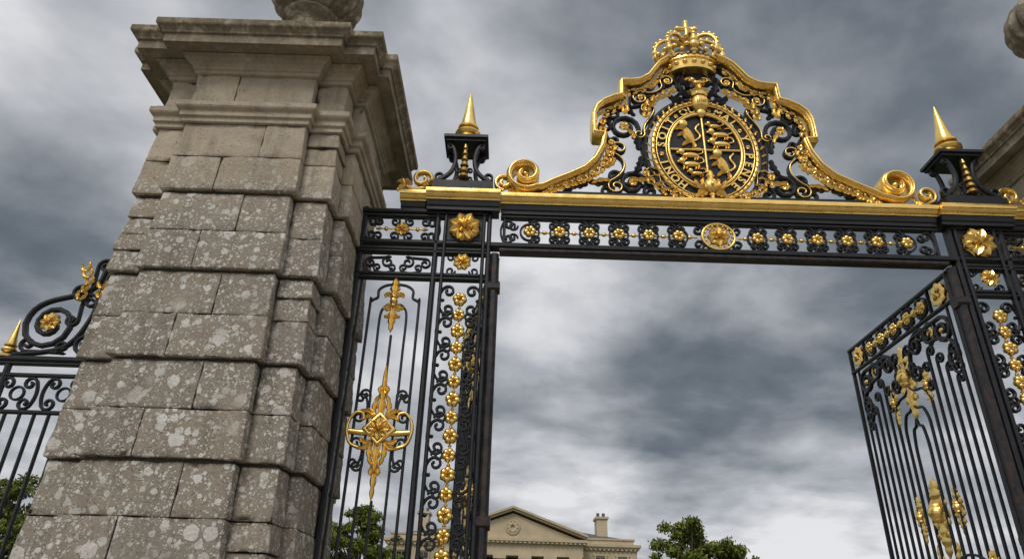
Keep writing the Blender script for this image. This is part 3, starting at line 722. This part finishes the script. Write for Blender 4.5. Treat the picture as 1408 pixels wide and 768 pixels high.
# ------------------------------------------------------------------ ground & drive
gm=MB(); gm.add([(-1500,-600,0),(1500,-600,0),(1500,3000,0),(-1500,3000,0)],[(0,1,2,3)])
gm.obj('ground',mat_simple('grass',(.035,.06,.018),(.07,.10,.03),.8,.95,.6,.05))
dm=MB(); dm.add([(-.1,-600,.004),(4.24,-600,.004),(4.24,88,.004),(-.1,88,.004)],[(0,1,2,3)]); dm.add([(-30,-30,.008),(34,-30,.008),(34,-.9,.008),(-30,-.9,.008)],[(0,1,2,3)]); dm.obj('gravel_drive',mat_simple('gravel',(.20,.175,.14),(.36,.32,.26),25,.95,.6,.02))

# ------------------------------------------------------------------ country house
HS=mat_simple('house_limestone',(.42,.345,.225),(.56,.465,.32),.6,.9,.3,.05); HR=mat_simple('lead_slate_roof',(.07,.075,.085),(.13,.135,.145),1.5,.7)
m_gl,nt,b=new_mat('window_glass'); b.inputs['Base Color'].default_value=(.02,.025,.03,1); b.inputs['Roughness'].default_value=.08
hs=MB();hr=MB();hw=MB()
hc=.8; y0=94
hs.box(hc-17,hc+17,y0,y0+16,0,11.9)
for o,za,zb in((.15,11.9,12.1),(.35,12.1,12.35),(.55,12.352,12.7)): hs.box(hc-17-o,hc+17+o,y0-o,y0+16+o,za,zb)
hs.box(hc-16.7,hc+16.7,y0+.3,y0+15.7,12.702,13.3); hs.box(hc-16.85,hc+16.85,y0+.15,y0+15.85,13.302,13.5)
hr.add([(hc-16,y0+1,13.5),(hc+16,y0+1,13.5),(hc+16,y0+15,13.5),(hc-16,y0+15,13.5),(hc-10,y0+8,15.2),(hc+10,y0+8,15.2)],[(0,1,5,4),(1,2,5),(2,3,4,5),(3,0,4)])
pw=9.3; py=y0-4
hs.box(hc-pw,hc+pw,py+.4,y0-.01,10.9,12.1); 
for o,za,zb in((0,10.6,10.9),(.25,12.102,12.35),(.5,12.352,12.7)): hs.box(hc-pw-o,hc+pw+o,py-o+.3,y0-.6,za,zb)
def prism(mb,x0,x1,xa,z0,za,ya,yb):
    mb.add([(x0,ya,z0),(x1,ya,z0),(xa,ya,za),(x0,yb,z0),(x1,yb,z0),(xa,yb,za)],[(0,1,2),(5,4,3),(0,3,4,1),(1,4,5,2),(2,5,3,0)])
prism(hs,hc-pw+.3,hc+pw-.3,hc,12.702,15.9,py+.5,y0+6)
for s in(-1,1):
    for o,t,e in((0,.28,.0),(.3,.28,.28)):
        a=np.array([hc+s*(pw+.6),12.72+e]);bb=np.array([hc,16.2+e]); ya,yb=py-.1-o,y0+6
        hs.add([(a[0],ya,a[1]),(bb[0],ya,bb[1]),(bb[0],ya,bb[1]+t),(a[0],ya,a[1]+t),(a[0],yb,a[1]),(bb[0],yb,bb[1]),(bb[0],yb,bb[1]+t),(a[0],yb,a[1]+t)],[(0,1,2,3),(7,6,5,4),(0,4,5,1),(1,5,6,2),(2,6,7,3),(3,7,4,0)])
    hr.add([(hc+s*(pw+.6),py-.3,13.30),(hc,py-.3,16.78),(hc,y0+7,16.78),(hc+s*(pw+.6),y0+7,13.30)],[(0,1,2,3)])
x=hc-pw
while x<hc+pw: hs.box(x,x+.28,py-.12,py+.28,12.12,12.34); x+=.6
x=hc-17
while x<hc+17:
    if abs(x-hc)>pw+.4: hs.box(x,x+.28,y0-.34,y0-.1,11.92,12.09)
    x+=.6
hs.strip(ring(hc,14.1,.85,.85,28),.22,.3,py+.45,closed=True)
for k in range(8): hs.ball((hc+.5*math.cos(k*PI/4),py+.4,14.1+.5*math.sin(k*PI/4)),(.3,.2,.3),8,5)
for k in range(6):
    cx=hc-pw+1.0+k*(2*pw-2)/5
    hs.lathe([(.85,0),(.85,.4),(.66,.5),(.64,2),(.56,9.6),(.6,9.65),(.72,10.1),(.85,10.2)],cx,py+1,20); hs.box(cx-.85,cx+.85,py+.15,py+1.85,10.2,10.6)
for fl,(za,zb) in enumerate(((1.2,4.2),(5.6,8.4),(9.4,11.0))):
    for k in range(11):
        x=hc-15+k*3
        hw.box(x-.6,x+.6,y0-.03,y0+.1,za,zb)
        for (a_,b_,c_,d_) in((x-.85,x-.62,za-.1,zb+.2),(x+.62,x+.85,za-.1,zb+.2),(x-1.0,x+1.0,zb+.2,zb+.45),(x-.95,x+.95,za-.3,za-.1)): hs.box(a_,b_,y0-.15,y0-.002,c_,d_)
        hs.box(x-.025,x+.025,y0-.06,y0-.03,za,zb); hs.box(x-.6,x-.03,y0-.06,y0-.032,(za+zb)/2-.03,(za+zb)/2+.03); hs.box(x+.03,x+.6,y0-.06,y0-.032,(za+zb)/2-.03,(za+zb)/2+.03)
for cx in(hc+12.9,hc-12.9):
    hs.box(cx-.75,cx+.75,y0+4,y0+7,13.4,16.6); hs.box(cx-.95,cx+.95,y0+3.8,y0+7.2,16.6,16.9)
    for dx in(-.4,.4): hr.lathe([(.2,16.9),(.24,17.5),(.18,17.6)],cx+dx,y0+5.5,10)
he=empty('country_house'); hs.obj('walls_portico_pediment',HS,he); hr.obj('roof',HR,he); hw.obj('windows',m_gl,he)

# ------------------------------------------------------------------ trees
BARK=mat_simple('bark',(.05,.04,.03),(.11,.09,.07),4)
m_lf,nt,b=new_mat('foliage'); tc=N(nt,'ShaderNodeTexCoord').outputs['Object']
geo=N(nt,'ShaderNodeNewGeometry').outputs['Random Per Island']
c=mix(nt,geo,(.05,.085,.012),(.14,.19,.03)); c=mix(nt,ramp(nt,noise(nt,tc,.5,3),[(.35,0),(.65,1)]),c,mix(nt,geo,(.09,.11,.015),(.21,.22,.04)))
lk(nt,c,b.inputs['Base Color']); b.inputs['Roughness'].default_value=.6; b.inputs['Specular IOR Level'].default_value=.3
def leaves(cents,rads,n,size,seed):
    r=np.random.RandomState(seed)
    vol=np.array([a*b*c for a,b,c in rads])**.8;vol=vol/vol.sum()
    idx=r.choice(len(cents),n,p=vol)
    d=r.normal(size=(n,3)); d/=np.linalg.norm(d,axis=1)[:,None]
    rad=r.uniform(.2,1.0,n)**.5*(1+.35*r.normal(size=n)*.6)
    P=np.array(cents)[idx]+d*np.array(rads)[idx]*rad[:,None]
    u=r.normal(size=(n,3));u/=np.linalg.norm(u,axis=1)[:,None]; w=np.cross(u,d+.5*r.normal(size=(n,3))); w/=np.linalg.norm(w,axis=1)[:,None]+1e-9
    s=size*r.uniform(.6,1.4,n)[:,None]
    A=P-u*s;B=P+w*s*.5;Cc=P+u*s;Dd=P-w*s*.5
    V=np.stack([A,B,Cc,Dd],1).reshape(-1,3); F=np.arange(4*n).reshape(-1,4)
    m=MB(); m.v=[tuple(x) for x in V.tolist()]; m.f=[tuple(x) for x in F.tolist()]; return m
def tree(name,x,y,h,w,seed,n=17000,size=.22):
    r=np.random.RandomState(seed); e=empty(name,(x,y,0)); t=MB()
    def limb(p,q,r0,r1):
        p=np.array(p);q=np.array(q);ax=(q-p)/np.linalg.norm(q-p); a=np.cross(ax,[0.3,1,.1]);a/=np.linalg.norm(a);b_=np.cross(ax,a);V=[]
        for pt,rr in((p,r0),((p+q)/2+r.normal(size=3)*.08,(r0+r1)/2),(q,r1)):
            for k in range(8): V.append(pt+rr*(a*math.cos(k*PI/4)+b_*math.sin(k*PI/4)))
        t.add(V,[(j*8+k,j*8+(k+1)%8,(j+1)*8+(k+1)%8,(j+1)*8+k) for j in range(2) for k in range(8)])
    limb((0,0,0),(0,0,h*.45),h*.035,h*.022)
    cents=[];rads=[]
    for k in range(95):
        a=r.uniform(0,2*PI); zz=r.uniform(.30,.95); rr=w*.5*math.sqrt(max(.04,1-((zz-.52)/.46)**2))*r.uniform(.1,.98)
        c_=(rr*math.cos(a),rr*math.sin(a),h*zz); s=w*r.uniform(.045,.12)
        cents.append(c_);rads.append((s,s,s*.7))
        if k%3==0: limb((0,0,h*r.uniform(.25,.45)),c_,h*.011,h*.003)
    t.obj('trunk_and_limbs',BARK,e,60); leaves(cents,rads,n,size,seed).obj('crown',m_lf,e)
tree('broadleaf_tree',21.2,80,14.8,10,3); tree('broadleaf_tree',26.4,82,12.4,9.5,4)
tree('broadleaf_tree',-16.8,80,14.8,9,5); tree('broadleaf_tree',-22.5,84,13.2,9,6)
tree('broadleaf_tree',-53,70,15.5,11,8); tree('broadleaf_tree',-60,72,16.5,11,9); tree('broadleaf_tree',-46,78,12,9,10)
r=np.random.RandomState(5); cc=[];rr=[]
for k in range(150):
    x=-160+k*2.6; 
    cc.append((x+r.uniform(-2,2),150+r.uniform(-6,6),r.uniform(2,5.5))); rr.append((r.uniform(2,4),3,r.uniform(2,3.5)))
leaves(cc,rr,16000,.7,11).obj('distant_tree_belt',m_lf)

# ------------------------------------------------------------------ sky
wd=bpy.data.worlds.new('World'); sc.world=wd; wd.use_nodes=True; nt=wd.node_tree
bg=nt.nodes['Background']
tc=N(nt,'ShaderNodeTexCoord').outputs['Generated']
sp_=N(nt,'ShaderNodeSeparateXYZ'); lk(nt,tc,sp_.inputs[0])
zc=mth(nt,'ADD',mth(nt,'MAXIMUM',sp_.outputs[2],0.),.22)
cb=N(nt,'ShaderNodeCombineXYZ'); lk(nt,mth(nt,'DIVIDE',sp_.outputs[0],zc),cb.inputs[0]); lk(nt,mth(nt,'DIVIDE',sp_.outputs[1],zc),cb.inputs[1])
n1=noise(nt,cb.outputs[0],1.15,8,.48,.25); n2=noise(nt,cb.outputs[0],3.1,8,.52,.2)
val=mth(nt,'ADD',mth(nt,'MULTIPLY',n1,.62),mth(nt,'MULTIPLY',n2,.38))
val=mth(nt,'ADD',mth(nt,'MULTIPLY',mth(nt,'SUBTRACT',val,.5),2.3),.66)
def blob(az,el,rad,amp):
    global val
    a,e=math.radians(az),math.radians(el); d=(math.sin(a)*math.cos(e),math.cos(a)*math.cos(e),math.sin(e))
    v=N(nt,'ShaderNodeVectorMath',operation='DOT_PRODUCT'); lk(nt,tc,v.inputs[0]); v.inputs[1].default_value=d
    m=N(nt,'ShaderNodeMapRange',interpolation_type='SMOOTHSTEP',ins={1:math.cos(math.radians(rad)),2:1.,3:0.,4:amp}); lk(nt,v.outputs['Value'],m.inputs[0])
    val=mth(nt,'ADD',val,m.outputs[0])
for b_ in((32,40,18,-.28),(15,18,11,-.20),(26,13.5,9,-.24),(-40,27,11,-.14),(8,50,12,-.18),(22,8.5,8,.18),(10,9,9,.12),(-41,37,12,.12),(-5,41,10,.10),(14,36,8,.06),(6,25,8,.10),(-37,14,12,.10),(180,45,75,.28)): blob(*b_)
colr=N(nt,'ShaderNodeValToRGB'); e=colr.color_ramp.elements
for p,cc_ in((.18,(.085,.10,.12)),(.36,(.15,.172,.20)),(.50,(.265,.285,.312)),(.66,(.43,.445,.475)),(.90,(.76,.76,.78))):
    if p==.18: e[0].position=p;e[0].color=(*cc_,1)
    elif p==.90: e[-1].position=p;e[-1].color=(*cc_,1)
    else:
        q=e.new(p);q.color=(*cc_,1)
lk(nt,val,colr.inputs[0])
sky=N(nt,'ShaderNodeTexSky',sky_type='NISHITA',sun_disc=False,sun_elevation=math.radians(48),sun_rotation=math.radians(205))
skys=N(nt,'ShaderNodeVectorMath',operation='SCALE'); lk(nt,sky.outputs[0],skys.inputs[0]); skys.inputs['Scale'].default_value=.04
cl=N(nt,'ShaderNodeVectorMath',operation='SCALE'); lk(nt,colr.outputs[0],cl.inputs[0]); cl.inputs['Scale'].default_value=10.
sm=N(nt,'ShaderNodeVectorMath',operation='ADD'); lk(nt,cl.outputs[0],sm.inputs[0]); lk(nt,skys.outputs[0],sm.inputs[1])
lk(nt,sm.outputs[0],bg.inputs['Color']); bg.inputs['Strength'].default_value=.1
sl=bpy.data.lights.new('sun','SUN'); sl.energy=1.5; sl.angle=math.radians(18); sl.color=(1,.95,.88)
so=bpy.data.objects.new('sun',sl); sc.collection.objects.link(so)
az,el=math.radians(205),math.radians(48); dv=Vector((math.sin(az)*math.cos(el),math.cos(az)*math.cos(el),math.sin(el)))
so.rotation_euler=dv.to_track_quat('Z','Y').to_euler()

# ------------------------------------------------------------------ camera
cam=bpy.data.cameras.new('camera'); co=bpy.data.objects.new('camera',cam); sc.collection.objects.link(co); sc.camera=co
cam.sensor_width=36; cam.lens=944.8/1408*36; cam.clip_end=5000; cam.clip_start=.05
pi_,ya,ro=map(math.radians,(27.167,.236,1.874))
F=Vector((-math.sin(ya)*math.cos(pi_),math.cos(ya)*math.cos(pi_),math.sin(pi_))); Rr=Vector((math.cos(ya),math.sin(ya),0)); U=Rr.cross(F)
c_,s_=math.cos(ro),math.sin(ro); R2=c_*Rr+s_*U; U2=-s_*Rr+c_*U
M=Matrix((R2,U2,-F)).transposed().to_4x4(); M.translation=Vector((0,-6,1.6)); co.matrix_world=M
sc.view_settings.view_transform='Standard'; sc.view_settings.look='None'; sc.view_settings.exposure=0
